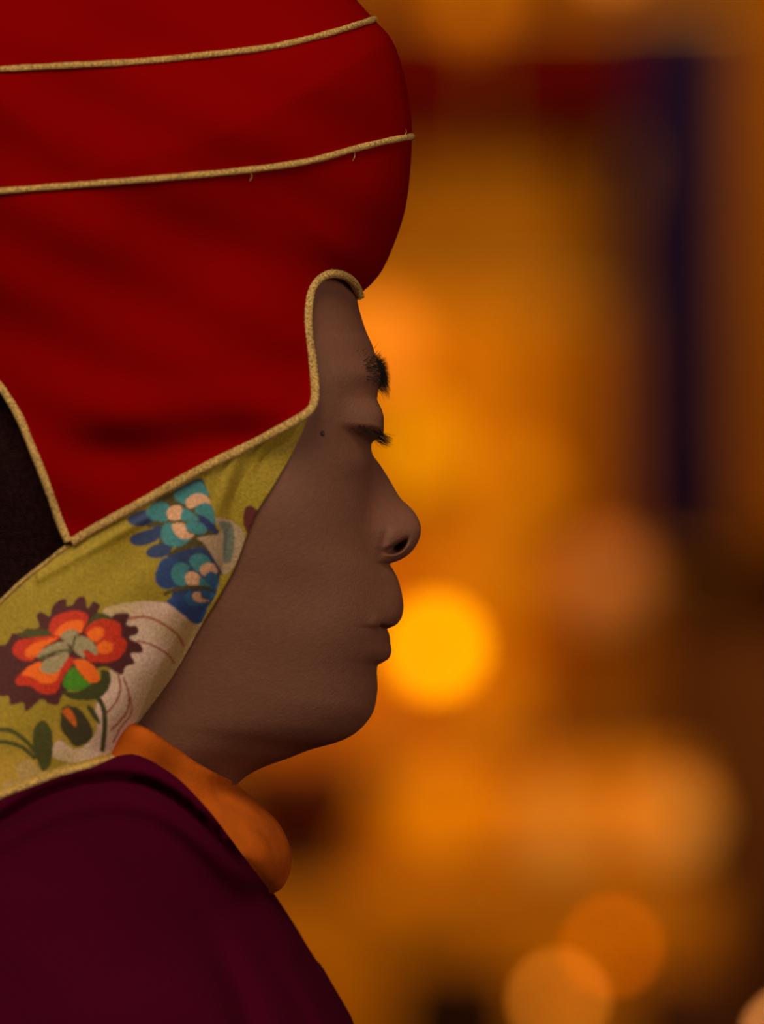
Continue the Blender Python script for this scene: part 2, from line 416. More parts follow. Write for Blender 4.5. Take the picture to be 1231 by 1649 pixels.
# ------------------------------------------------------------------ hat
hat = tag(empty('hat', (-.11, 0, CZ+.1), person), 'tall red felt hat with gold cord piping')
SIL = catmull([(580, 474), (599, 457), (615.6, 435.6), (637, 388), (653, 337), (661.5, 271), (664, 214), (663, 193), (654.7, 138), (643.7, 94), (630, 61),
               (599.5, 27.6), (574.6, 0), (520, -52), (430, -115), (300, -165), (130, -185), (-60, -150), (-220, -50), (-310, 110), (-335, 280), (-300, 420), (-250, 520)], 7)
CUT = catmull([(580, 478), (575.5, 466), (566, 451), (549.6, 442), (531, 441), (514, 450), (502.5, 466), (497.5, 490), (496, 516), (498.5, 545), (502.5, 575),
               (506, 605), (507.5, 631), (506, 648), (498, 662), (481, 674.5), (447, 693), (395, 720.6), (330, 752), (265, 788), (200, 824.6), (145.5, 854.7), (114, 874)], 4)
LEFT = catmull([(110, 873), (97, 842.5), (82.5, 801), (65.5, 755), (48.5, 714), (31.5, 672.8), (14.5, 643.7), (-1, 621), (-40, 585), (-110, 550), (-180, 530), (-248, 522)], 6)
hatpoly = np.vstack([SIL[::-1][:-1], CUT[1:], LEFT[1:]])
WH, RH = .083, 520.0
def hat_depth(P):
    d = dist_to(P, SIL); t = np.clip(d/RH, 0, 1)
    H = WH*np.sqrt((1-(1-t)**2).clip(0))
    hd = head_depth(P, 0)
    hd = np.where(hd > 0, hd+.0035, 0)
    r = np.where(hd > 0, smax(H, hd, .004), H)
    r = np.where(d < .5, 0, r)
    x, y = P[:, 0], P[:, 1]
    rel = np.clip(d/60, 0, 1)
    r = r+rel*(.0045*np.exp(-((y-655-.02*(400-x))/42)**2)*step(x, 60, 260)*(1-step(x, 430, 520))      # sagging roll of cloth above the cord
               -.0035*np.exp(-((y-722+.03*(x-300))/34)**2)*step(x, 60, 200)*(1-step(x, 380, 470))
               +.0016*np.sin(x*.011+y*.019)+.001*np.sin(y*.045-x*.02))
    return r
crown, HP_, Hd_, _ = shell('crown', hatpoly, 9, hat_depth, RED, hat, coarse=24, thick=.0022)
HATB = bvh_of(crown)
def cord(name, pts, r, depth_of, lift=.4, step_px=1.6, mirror=True, label=None, ends=None):
    P = catmull(pts, 3); d = depth_of(P)
    # smooth depth along the cord
    for _ in range(3): d[1:-1] = (d[:-2]+d[1:-1]+d[2:])/3
    Wp = U3(P, d+r*lift); Wp = resample3(Wp, step_px*S)
    V, F = tube(Wp, r, 14, braid=(r*2.1, .30))
    if mirror:
        V2 = V.copy(); V2[:, 1] *= -1; mesh_obj(name, V2, F[:, ::-1], GOLD, hat)
    o = mesh_obj(name, V, F, GOLD, hat)
    if label: tag(o, label)
    return o
cord('piping', CUT, 7.2*S, lambda P: np.maximum(hat_depth(P)-.0005, 0), .2, label='gold braided piping along the face opening and lower edge')
cord('piping', LEFT, 6.5*S, hat_depth, .2, label='gold braided piping down the rear edge of the hat')
cord('cord_band', [(-312, 134), (-296, 133), (-200, 125), (-90, 117), (0, 111.6), (99.5, 106), (221, 99.5), (331.5, 88.4), (442, 74.6), (525, 55), (575, 40), (603, 31)], 5.0*S, hat_depth, .6, label='upper gold cord around the hat')
cord('cord_band', [(-333, 326), (-310, 326), (-200, 322), (-90, 315), (0, 308), (138, 297), (276, 285.7), (403, 273.5), (497, 259.7), (580, 237.6), (630, 226), (663, 220)], 5.2*S, hat_depth, .6, label='lower gold cord around the hat')
for (a, b, c) in (((404, 277), (405.5, 285), (402, 292)), ((571, 243), (571.5, 252), (568, 259)), ((652, 219), (655, 211), (653, 207))):
    P = catmull([a, b, c], 2); Wp = U3(P, hat_depth(P)+5*S)
    V, F = tube(Wp, np.linspace(.0002, .00012, len(Wp)), 5); tag(mesh_obj('loose_thread', V, F, GOLD, hat))

fz = []
for k in range(700):
    i = random.randrange(2, 75); p = SIL[i]+(SIL[i+1]-SIL[i])*random.random(); w3 = np.array(U(p[0], p[1], random.uniform(-.012, .012)))
    t = SIL[i+1]-SIL[i]; n = np.array([-t[1], 0, -t[0]])*-1; n = nz_(n.astype(float)); n = n if n[0]*(p[0]-300)-n[2]*(p[1]-250) > 0 else -n
    d0 = nz_(n+RNG.normal(0, .7, 3)); fz.append((w3-n*.0012, d0, RNG.normal(0, .6, 3), random.uniform(.0015, .0032)))
strands('felt_fuzz', fz, RED, crown, .00005)
# shaved hair seen behind the hat's edge
hp = catmull([(-80, 575), (-50, 555), (10, 600), (60, 690), (110, 800), (150, 860), (120, 905), (60, 960), (-5, 1000), (-30, 985), (-50, 930), (-80, 780)], 12, closed=True)
shell('hair', hp, 12, lambda P: head_depth(P, .06)+.0012, FUZZ, body, both=True, sealed=False, thick=.0006)[0]['label'] = 'short shaved dark hair behind the hat'

# ------------------------------------------------------------------ brocade lappet
z4 = lambda L: [(180+x/3.847, 740+y/3.847) for x, y in L]
z5 = lambda L: [(x/3.62, 930+y/3.62) for x, y in L]
EDGE = catmull([(499, 664), (488, 694), (468, 736), (441, 782), (414, 825), (398, 862), (378, 915), (352, 962), (325, 1006), (300, 1052), (276, 1092), (250, 1128), (222, 1166), (200, 1196), (190, 1216)], 4)
LOW = catmull([(190, 1217), (150, 1233), (100, 1246), (50, 1264), (0, 1283), (-50, 1306), (-110, 1335)], 5)
TOP = catmull([(-110, 1070), (-50, 1012), (0, 969), (36, 935), (73, 906), (114, 875), (145.5, 857), (200, 827), (265, 790), (330, 754), (395, 723), (447, 695), (480, 677), (497, 665)], 5)
lappoly = np.vstack([TOP, EDGE[1:], LOW[1:]])
cpts = []
for p in TOP[::6]:
    if p[0] > 112: cpts.append((p[0], p[1], hat_depth(p[None])[0]-.001))
cpts += [(70, 908, .0815), (0, 969, .083), (-100, 1060, .084), (-110, 1330, .095), (0, 1283, .090), (100, 1246, .082), (190, 1216, .074),
         (250, 1128, .070), (300, 1052, .069), (350, 965, .070), (400, 860, .0685), (440, 782, .064), (120, 1080, .086), (250, 950, .080), (60, 1180, .088)]
cp = np.array(cpts)
def tps_fit(c):
    n = len(c); d = np.hypot(c[:, None, 0]-c[None, :, 0], c[:, None, 1]-c[None, :, 1])/500; Kk = np.where(d > 0, d*d*np.log(d+1e-12), 0)+np.eye(n)*1e-3
    Pm = np.hstack([np.ones((n, 1)), c[:, :2]/500]); A = np.block([[Kk, Pm], [Pm.T, np.zeros((3, 3))]])
    return np.linalg.solve(A, np.concatenate([c[:, 2], np.zeros(3)]))
wt = tps_fit(cp)
def tps(P):
    d = np.hypot(P[:, None, 0]-cp[None, :, 0], P[:, None, 1]-cp[None, :, 1])/500
    return np.where(d > 0, d*d*np.log(d+1e-12), 0)@wt[:-3]+wt[-3]+P[:, 0]/500*wt[-2]+P[:, 1]/500*wt[-1]
def lap_depth(P):
    hd = head_depth(P, .045); base = np.maximum(tps(P), hd+.002)
    e = dist_to(P, EDGE); t = np.clip(e/62, 0, 1); r = hd*.0+(base-.020)+.020*np.sqrt(1-(1-t)**2)
    r = np.maximum(r, hd+.0006)
    w = np.clip(e/40, 0, 1)
    x, y = P[:, 0], P[:, 1]
    r += w*.0007*np.sin((x*.8+y*.6)*.06)*step(y, 650, 780)*(1-step(y, 900, 980))
    r += w*.0009*np.sin((x+.35*y)*.16)*step(x, 330, 370)*(1-step(y, 800, 850))
    r = np.maximum(r, hd+.0012)
    # ridge of a soft crease under the cord near the rear of the hat
    r += w*.0012*np.exp(-((y-(905-.55*(x-110)))/9)**2)*(x > 60)*(x < 240)
    return r
lap, LP, Ld, LV = shell('lappet', lappoly, 2.3, lap_depth, BROC, hat, coarse=10, both=False, thick=.0015)
tag(lap, 'gold brocade lappet with blue and red flowers')
# woven pattern, with curve shading painted along the right edge
GOLDC, PALE, SILV = (134, 114, 20), (164, 130, 42), (192, 164, 146)
OLIVE, MAR, REDC, ORA, GREY, GRN, DGRN, BLU, TEAL, PNK, MBLU = (66, 58, 14), (66, 20, 20), (172, 38, 6), (212, 92, 4), (136, 124, 90), (62, 122, 12), (52, 56, 14), (34, 50, 86), (52, 112, 116), (186, 142, 108), (36, 84, 122)
SH = []
def pg(fn, c, pts, jag=0): SH.append((catmull(fn(pts), 3, closed=True), c))
def ln(fn, c, pts, w):
    p = catmull(fn(pts), 3); SH.append((p, c, w))
pg(z5, SILV, [(600, 195), (720, 150), (900, 140), (1040, 165), (1140, 230), (1210, 330), (1120, 520), (990, 740), (880, 900), (740, 1030), (600, 1035), (420, 1080), (300, 1030), (340, 950), (450, 1000), (560, 900), (560, 740), (640, 540), (750, 470), (700, 300)])
pg(z5, (165, 136, 78), [(20, 1200), (110, 1170), (90, 1110), (170, 1060), (250, 1130), (420, 1080), (380, 1120), (120, 1220), (10, 1250)])
pg(z5, (158, 132, 84), [(940, 500), (1010, 380), (1080, 250), (1180, 260), (1210, 330), (1120, 520), (990, 740), (880, 900), (740, 1030), (720, 960), (800, 830), (860, 680)])  # silver darkened in colour where the cloth curves away: painted shading
pg(z4, (150, 128, 100), [(510, 470), (640, 440), (680, 450), (640, 365), (740, 380), (820, 460), (800, 570), (760, 660), (700, 715), (640, 640), (590, 560), (545, 500)])
pg(z4, (92, 98, 86), [(660, 390), (740, 395), (760, 470), (755, 560), (730, 640), (700, 640), (690, 540), (690, 450)])
ln(z4, OLIVE, [(290, 235), (360, 250), (440, 300), (520, 345), (600, 400)], 5)
ln(z4, OLIVE, [(230, 415), (310, 395), (400, 378), (540, 388)], 5)
pg(z4, OLIVE, [(340, 600), (400, 545), (470, 505), (510, 488), (560, 510), (600, 560), (650, 640), (690, 715), (660, 700), (600, 600), (550, 545), (500, 545), (450, 600), (520, 690), (620, 780), (600, 790), (500, 710), (430, 650), (380, 615)])
pg(z4, OLIVE, [(285, 245), (440, 170), (555, 118), (600, 220), (640, 400), (665, 458), (600, 470), (480, 500), (380, 548), (350, 592), (290, 530), (310, 440), (240, 395), (240, 300)])
pg(z4, BLU, [(350, 605), (450, 562), (560, 545), (620, 600), (668, 700), (655, 800), (600, 905), (500, 915), (370, 850), (390, 790), (300, 700)])
pg(z4, BLU, [(380, 200), (440, 165), (550, 118), (575, 150), (560, 160), (420, 200)])
pg(z4, TEAL, [(385, 215), (440, 180), (550, 135), (580, 170), (602, 225), (540, 215), (480, 230), (455, 275), (420, 265), (390, 240)])
pg(z4, PNK, [(458, 265), (485, 228), (540, 210), (590, 230), (615, 275), (560, 270), (500, 300), (468, 297)])
pg(z4, TEAL, [(515, 305), (560, 270), (610, 280), (635, 330), (638, 405), (600, 375), (560, 345), (520, 335)])
pg(z4, BLU, [(95, 370), (140, 335), (220, 312), (260, 350), (250, 392), (180, 412), (120, 402)])
pg(z4, TEAL, [(215, 325), (255, 272), (325, 265), (360, 290), (340, 340), (350, 378), (290, 384), (240, 368)])
pg(z4, PNK, [(340, 325), (375, 287), (430, 290), (437, 330), (428, 370), (360, 373)])
pg(z4, TEAL, [(430, 340), (442, 303), (500, 330), (545, 375), (490, 384), (430, 375)])
pg(z4, (30, 42, 92), [(538, 345), (590, 365), (645, 425), (665, 458), (600, 440), (550, 395)])
pg(z4, BLU, [(110, 490), (160, 455), (240, 430), (300, 408), (318, 450), (280, 500), (200, 530), (130, 527)])
pg(z4, TEAL, [(305, 450), (330, 400), (385, 398), (385, 450), (430, 490), (490, 490), (440, 530), (380, 542), (320, 512)])
pg(z4, PNK, [(375, 402), (450, 398), (470, 450), (512, 465), (480, 490), (430, 490), (385, 450)])
pg(z4, TEAL, [(455, 400), (540, 388), (592, 430), (580, 455), (520, 460), (475, 440)])
pg(z4, BLU, [(215, 590), (230, 550), (300, 520), (370, 545), (350, 590), (270, 612)])
pg(z4, BLU, [(450, 600), (500, 548), (560, 545), (600, 590), (650, 690), (600, 620), (560, 590), (490, 600)])
pg(z4, TEAL, [(478, 625), (510, 590), (570, 588), (620, 640), (590, 640), (550, 665), (540, 700), (490, 655)])
pg(z4, PNK, [(545, 690), (560, 655), (600, 640), (640, 655), (655, 705), (610, 692), (580, 720)])
pg(z4, MBLU, [(570, 735), (600, 700), (650, 710), (655, 800), (600, 765)])
pg(z4, (32, 58, 104), [(270, 740), (280, 680), (320, 612), (380, 610), (422, 632), (378, 680), (370, 740), (402, 782), (340, 803), (290, 782)])
pg(z4, TEAL, [(368, 705), (390, 652), (440, 640), (480, 662), (460, 720), (472, 775), (420, 783), (380, 750)])
pg(z4, PNK, [(455, 722), (490, 692), (550, 725), (540, 778), (490, 782), (465, 762)])
pg(z4, TEAL, [(550, 730), (600, 770), (630, 800), (545, 790)])
ln(z4, OLIVE, [(330, 832), (400, 805), (480, 790), (600, 798)], 6)
pg(z4, (30, 58, 108), [(340, 880), (380, 850), (450, 840), (455, 880), (500, 912), (592, 905), (580, 960), (540, 1020), (500, 1012), (450, 970), (380, 912)])
pg(z4, MBLU, [(450, 850), (490, 812), (500, 860), (540, 885), (600, 882), (540, 908), (480, 900)])
pg(z4, PNK, [(498, 832), (545, 820), (560, 860), (605, 872), (560, 887), (510, 872)])
pg(z4, MBLU, [(550, 822), (600, 810), (645, 840), (600, 862)])
pg(z4, (78, 22, 22), [(818, 340), (828, 298), (850, 285), (875, 290), (900, 312), (960, 288), (920, 370), (870, 470), (835, 445), (815, 390)])
pg(z5, MAR, [(-20, 560), (-20, 400), (30, 390), (60, 350), (70, 330), (130, 320), (150, 300), (225, 290), (215, 215), (240, 200), (290, 225), (305, 170), (350, 130), (385, 125), (392, 165), (420, 160), (450, 120), (490, 110), (512, 180), (545, 140), (582, 160), (570, 215), (640, 235), (680, 210), (755, 215), (740, 275), (800, 285), (805, 325), (755, 350), (825, 395), (830, 435), (765, 445), (785, 500), (735, 520), (712, 568), (680, 555), (600, 520), (420, 640), (360, 690), (340, 740), (290, 738), (245, 708), (205, 740), (150, 780), (135, 730), (60, 742), (50, 692), (-10, 690)])
pg(z5, (62, 60, 16), [(100, 340), (180, 300), (300, 310), (360, 350), (200, 350)])
pg(z5, (62, 60, 16), [(500, 300), (570, 205), (660, 240), (600, 250), (520, 300)])
pg(z5, REDC, [(285, 290), (310, 235), (380, 203), (440, 192), (512, 222), (485, 300), (330, 345), (292, 320)])
pg(z5, ORA, [(318, 330), (350, 282), (420, 252), (482, 255), (470, 325), (430, 310), (370, 335), (340, 350)])
pg(z5, REDC, [(490, 315), (540, 262), (600, 242), (700, 270), (708, 340), (740, 380), (705, 460), (620, 497), (540, 482), (490, 430), (560, 440), (560, 390), (510, 345)])
pg(z5, ORA, [(510, 335), (550, 292), (604, 300), (602, 340), (562, 372)])
pg(z5, ORA, [(568, 395), (610, 367), (658, 390), (650, 432), (580, 442)])
pg(z5, REDC, [(72, 425), (100, 372), (200, 350), (352, 345), (300, 382), (220, 430), (190, 485), (105, 470)])
pg(z5, ORA, [(145, 435), (200, 383), (335, 355), (260, 402), (212, 462), (160, 464)])
pg(z5, REDC, [(88, 605), (120, 560), (180, 510), (240, 490), (400, 460), (432, 480), (372, 572), (322, 672), (240, 674), (180, 635), (100, 625)])
pg(z5, ORA, [(130, 562), (200, 500), (240, 494), (242, 540), (300, 562), (352, 542), (312, 612), (240, 614), (190, 582)])
pg(z5, GREY, [(352, 345), (390, 306), (452, 312), (432, 400), (380, 372)])
pg(z5, GREY, [(432, 372), (470, 340), (550, 382), (567, 452), (500, 422), (492, 470), (432, 420)])
pg(z5, GREY, [(215, 465), (260, 412), (380, 375), (402, 430), (300, 450), (240, 475)])
pg(z5, GREY, [(235, 525), (260, 482), (402, 442), (372, 502), (322, 557), (250, 552)])
ln(z5, (66, 66, 30), [(440, 340), (425, 400), (412, 430)], 4); ln(z5, (66, 66, 30), [(412, 425), (340, 430), (230, 470)], 4)
ln(z5, REDC, [(490, 430), (525, 480), (560, 490)], 4)
pg(z5, DGRN, [(360, 660), (440, 668), (530, 620), (582, 600), (590, 540), (640, 552), (637, 640), (582, 700), (480, 716), (400, 700)])
pg(z5, ORA, [(430, 485), (500, 480), (570, 550), (578, 600), (530, 612), (482, 572)])
pg(z5, GRN, [(366, 605), (430, 520), (472, 572), (522, 622), (440, 662), (376, 642)])
ln(z5, DGRN, [(560, 690), (600, 750), (612, 850), (598, 1005)], 8)
pg(z5, DGRN, [(505, 740), (545, 765), (575, 820), (585, 855), (545, 825)])
pg(z5, (50, 44, 14), [(355, 810), (370, 752), (450, 760), (520, 840), (542, 920), (500, 970), (440, 984), (390, 932), (355, 880)])
pg(z5, (176, 82, 12), [(360, 775), (402, 760), (445, 840), (442, 872), (400, 832)])
pg(z5, (60, 62, 16), [(190, 930), (205, 865), (250, 830), (298, 885), (308, 950), (290, 1100), (250, 1128), (215, 1060), (195, 990)])
ln(z5, (60, 62, 16), [(-20, 888), (60, 892), (130, 935), (200, 1010), (245, 1080)], 7)
ln(z5, (60, 62, 16), [(-20, 955), (60, 965), (130, 990), (200, 1050)], 7)
RCV = (132, 56, 28)
ln(z5, RCV, [(755, 240), (850, 230), (950, 270), (1040, 340), (1072, 400)], 3.4); ln(z5, RCV, [(800, 368), (880, 390), (980, 450), (1015, 495)], 3)
ln(z5, RCV, [(690, 565), (702, 640), (680, 720), (620, 790)], 3); ln(z5, RCV, [(720, 585), (752, 680), (740, 780), (650, 890)], 3)
ln(z5, RCV, [(760, 700), (765, 790), (700, 880), (660, 960)], 2.4)
# gold border along the lower hem
ln(lambda L: L, (170, 142, 60), [(-110, 1328), (0, 1277), (50, 1258), (100, 1240), (150, 1227), (190, 1211)], 7)
lm = lap.data; nv = len(lm.vertices)
colr = np.zeros((nv, 4), np.float32); acc = np.zeros((len(LP), 3))
jit = [(0, 0), (.7, .4), (-.6, .6), (.3, -.7), (-.5, -.4)]
# slow change of the ground cloth between gold and paler threads
ground_n = .5+.5*np.sin(LP[:, 0]*.035+1.3*np.sin(LP[:, 1]*.027))*np.sin(LP[:, 1]*.041+LP[:, 0]*.013)
gl, pl = np.array(lin(*GOLDC)[:3]), np.array(lin(*PALE)[:3])
fade = step(LP[:, 1], 1120, 1230)[:, None]*np.clip(ground_n*1.3, 0, 1)[:, None]
base = gl[None]*(1-fade)+pl[None]*fade
for ox, oy in jit:
    Q = LP+np.array([ox, oy])+RNG.normal(0, .35, LP.shape); c = base.copy()
    for sh in SH:
        l = np.array(lin(*sh[1])[:3])
        b0 = sh[0].min(0)-10; b1 = sh[0].max(0)+10
        sel = np.where((Q[:, 0] > b0[0]) & (Q[:, 1] > b0[1]) & (Q[:, 0] < b1[0]) & (Q[:, 1] < b1[1]))[0]
        if not len(sel): continue
        inn = inside(Q[sel], sh[0]) if len(sh) == 2 else dist_to(Q[sel], sh[0]) < sh[2]/2
        if sh[1] == SILV:
            f = np.clip(.45+.8*(ground_n[sel][inn]), 0, 1)[:, None]; c[sel[inn]] = l*f+gl*1.25*(1-f)
        else: c[sel[inn]] = l
    acc += c
acc /= len(jit)
colr[:len(LP), :3] = acc*BR if (BR := 1.6) else acc; colr[:, 3] = 1
at = lm.attributes.new('pattern', 'FLOAT_COLOR', 'POINT'); at.data.foreach_set('color', colr.ravel())
# far-side lappet mirrors this one
far = lap.copy(); COL.objects.link(far); far.parent = hat; far.matrix_parent_inverse = lap.matrix_parent_inverse
far.data = lm.copy()
co = np.zeros(nv*3, np.float32); far.data.vertices.foreach_get('co', co); co = co.reshape(-1, 3); co[:, 1] *= -1
far.data.vertices.foreach_set('co', co.ravel()); far.data.flip_normals(); far['label'] = 'gold brocade lappet on the far side'
# hem cord and upper rear edge of the lappet
cord('lappet_hem', LOW[::-1], 5.5*S, lap_depth, .1, label='gold woven hem of the lappet')
cord('lappet_edging', TOP[(TOP[:, 0] < 116)], 3.0*S, lap_depth, .2)

# ------------------------------------------------------------------ orange collar
CSIL = catmull([(377, 1259), (405, 1282), (430, 1305), (447, 1323), (461, 1347), (469, 1372), (470, 1392), (464, 1415), (453, 1432), (443, 1438), (420, 1450), (400, 1480)], 4)
ctop = catmull([(120, 1130), (190, 1150), (222, 1166), (237, 1172), (262, 1189), (290, 1208), (318, 1228), (350, 1246), (377, 1259)], 4)
colpoly = np.vstack([ctop, CSIL[1:], [(300, 1500), (180, 1400), (60, 1280)]])
def col_depth(P):
    d = dist_to(P, CSIL); t = np.clip(d/230, 0, 1); H = .062*np.sqrt(1-(1-t)**2)
    hd = head_depth(P, 0); e = np.clip(dist_to(P, ctop)/26, 0, 1)
    r = np.where(hd > 0, smax(H, hd+.0008, .002), H)+.006*np.sqrt(1-(1-e)**2)*np.clip(d/40, 0, 1)
    r = r+np.clip(d/40, 0, 1)*.0016*np.sin(P[:, 0]*.05+P[:, 1]*.028)
    return np.where(d < .5, 0, r)
collar, _, _, _ = shell('collar', colpoly, 6, col_depth, ORNG, person, thick=.002)
tag(collar, 'orange cloth collar standing at the neck')

# ------------------------------------------------------------------ maroon robe down to the seat
RS = catmull([(190, 1217), (212, 1214), (236, 1221), (262, 1236), (290, 1256), (315, 1281), (340, 1309), (370, 1348), (400, 1389), (430, 1428), (450, 1456), (475, 1492),
              (500, 1532), (525, 1572), (548, 1612), (569, 1649), (600, 1720), (650, 1850), (700, 2050), (740, 2300), (800, 2520), (980, 2660), (1400, 2790), (1800, 2900), (2000, 3000), (2050, 3110)], 10)
rpoly_left = [(-1100, 3110), (-1080, 2900), (-900, 2600), (-760, 2300), (-720, 2000), (-700, 1750), (-640, 1560), (-480, 1430), (-260, 1370), (-120, 1337), (-50, 1308), (0, 1287), (50, 1267), (100, 1249), (150, 1235)]
RSIL = np.vstack([RS])
RBK = np.array([(-1100, 3110), (-1080, 2900), (-900, 2600), (-760, 2300), (-720, 2000), (-700, 1750), (-640, 1560), (-480, 1430)])
RSH = np.array([(190, 1217), (100, 1249), (0, 1287), (-120, 1337), (-260, 1370), (-480, 1430)])
FOLD = catmull([(-120, 1372), (0, 1322), (60, 1288), (120, 1266), (180, 1257), (232, 1264), (280, 1288), (325, 1325), (365, 1366), (405, 1400), (440, 1440), (470, 1490)], 8)
FOLD2 = catmull([(470, 1490), (500, 1560), (530, 1620), (555, 1700), (580, 1800)], 8)
FOLD4 = catmull([(500, 1650), (470, 1590), (430, 1530), (400, 1480), (372, 1450)], 8)
FOLD3 = catmull([(330, 1480), (360, 1545), (390, 1610), (410, 1680), (430, 1800)], 8)
def robe_depth(P):
    d = dist_to(P, RSIL[RSIL[:, 1] > 1436]); t = np.clip(d/620, 0, 1)
    wid = np.interp(P[:, 1], [1200, 1300, 1450, 1649, 2000, 2500, 3110], [.085, .12, .17, .215, .24, .27, .42])
    H = wid*(1-(1-t)**2)**.5
    db = dist_to(P, RBK); H = H*np.sqrt(1-(1-np.clip(db/300, 0, 1))**2)
    dt = dist_to(P, RSH); base = np.maximum(.074+.00005*np.clip(100-P[:, 0], 0, 400), 0)*np.sqrt(1-(1-np.clip(d/200, 0, 1))**2)
    cdp = col_depth(P); up = P[:, 1] < 1560
    base = np.where(up & inside(P, colpoly), np.maximum(base, cdp+.004), base)
    de = dist_to(P, RS[RS[:, 1] < 1440]); H = np.where(P[:, 1] < 1900, smax(base, H, .004), H)
    H = H-.006*(1-np.sqrt(1-(1-np.clip(de/14, 0, 1))**2))*np.clip(d/30, 0, 1)
    f = lambda L, a, w: a*np.exp(-(dist_to(P, L)/w)**2)
    sd = P[:, 1]-np.interp(P[:, 0], FOLD[:, 0], FOLD[:, 1])
    H = H-np.clip((d-12)/55, 0, 1)*(f(FOLD, .0125, 11)+f(FOLD2, .012, 15)+step(P[:, 1], 1440, 1600)*(f(FOLD3, .013, 24)+f(FOLD4, .007, 16)))
    H = H+np.clip(d/30, 0, 1)*.006*np.exp(-((sd-32)/22)**2)*(P[:, 0] < 480)
    H = H+np.clip(d/60, 0, 1)*(.0025*np.sin(P[:, 0]*.021-P[:, 1]*.010)+.0015*np.sin(P[:, 0]*.008+P[:, 1]*.015))
    return np.where(d < .5, 0, np.maximum(H, .0005))
rp = np.vstack([RS, catmull(rpoly_left, 30)])
robe, _, _, _ = shell('robe', rp, 9, robe_depth, MAROON, person, coarse=28)
tag(robe, 'maroon wool robe wrapped over the shoulders')

# cushion the figure sits on
zb = CZ+(824.5-3090)*S
V, F = box(-.58, .44, -.46, .46, 0, min(v.co.z for v in robe.data.vertices)-.004)
cu = mesh_obj('seat_cushion', V, F, MAROONC, smooth=True); bv = cu.modifiers.new('bevel', 'BEVEL'); bv.width = .05; bv.segments = 4
tag(cu, 'thick maroon seat cushion under the robed person', 'cushion')
# ------------------------------------------------------------------ the altar far behind, out of focus
BRASS = mat('brass', lin(190, 130, 50), .35, metal=.8, noise=60, vary=.2)
WOOD = mat('dark_altar_wood', lin(88, 40, 16), .6, noise=18, vary=.3)
def silk(name, rgb, v=.15, n=30): return mat(name, lin(*rgb), .85, noise=n, vary=v, spec=.04)
def cloth(name, px0, px1, py0, py1, Y, m, label, cat, folds=7, amp=.012, group=None, flare=0., rod=True):
    a = Vector(U(px0, py0, Y)); b = Vector(U(px1, py1, Y)); nx, nz = 90, 24; V = []
    for k in range(nz+1):
        t = k/nz
        for i in range(nx+1):
            s = i/nx; x = a.x+(b.x-a.x)*s+(s-.5)*flare*t
            y = Y-amp*(.35+.65*t)*(math.sin(s*folds*2*math.pi+.8*math.sin(t*2+s*5))+.35*math.sin(s*folds*4.3+1.7+t))
            z = a.z+(b.z-a.z)*t-.004*math.sin(s*folds*2*math.pi)*t
            V.append((x, y, z))
    F = [(k*(nx+1)+i, (k+1)*(nx+1)+i, (k+1)*(nx+1)+i+1, k*(nx+1)+i+1) for k in range(nz) for i in range(nx)]
    root = tag(empty(name, ((a.x+b.x)/2, Y, b.z)), label, cat, group)
    o = mesh_obj('cloth_panel', V, F, m, root); md = o.modifiers.new('thickness', 'SOLIDIFY'); md.thickness = .003
    if rod:
        P = np.array([[a.x-.02, Y, a.z+.004], [(a.x+b.x)/2, Y, a.z+.004], [b.x+.02, Y, a.z+.004]])
        V, F = tube(P, .009, 12); mesh_obj('hanging_rod', V, F, BRASS, root)
    return root
YW = 7.62
cloth('wall_hanging', 380, 1000, 190, 520, YW, silk('brown_gold_silk', (146, 82, 8)), 'brown gold silk hanging under the red valance', 'hanging', 9)
cloth('wall_hanging', 380, 905, 470, 905, YW-.05, silk('yellow_gold_silk', (200, 114, 0)), 'bright amber silk hanging beside the nose', 'hanging', 8)
cloth('wall_hanging', 885, 1050, 500, 1210, YW-.10, silk('brown_silk', (156, 82, 0)), 'long brown silk strip left of the dark blue banner', 'hanging', 3)
cloth('valance', 380, 1050, 24, 222, YW-.05, silk('dark_red_silk', (86, 3, 0)), 'dark red pleated valance near the top', 'valance', 14, .02)
cloth('wall_hanging', 380, 1300, -330, 30, YW-.03, silk('rust_gold_silk', (128, 62, 0)), 'rust gold hanging above the red valance', 'hanging', 12)
cloth('banner', 1018, 1174, 16, 866, YW-.2, silk('navy_silk', (25, 10, 50), .1), 'tall dark navy banner at the right', 'banner', 3, .014)
cloth('banner', 1180, 1420, -200, 900, YW-.15, silk('ochre_silk', (132, 68, 0)), 'ochre banner at the right edge beside the navy one', 'banner', 4)
cloth('banner', 1060, 1420, 912, 1560, YW-.06, silk('dark_brown_silk', (92, 46, 22), .1), 'dark brown banner hanging low at the right edge', 'banner', 5)
cloth('wall_hanging', 380, 890, 900, 1215, YW-.07, silk('orange_silk', (226, 118, 0)), 'orange silk hanging beside the lips and chin', 'hanging', 8)
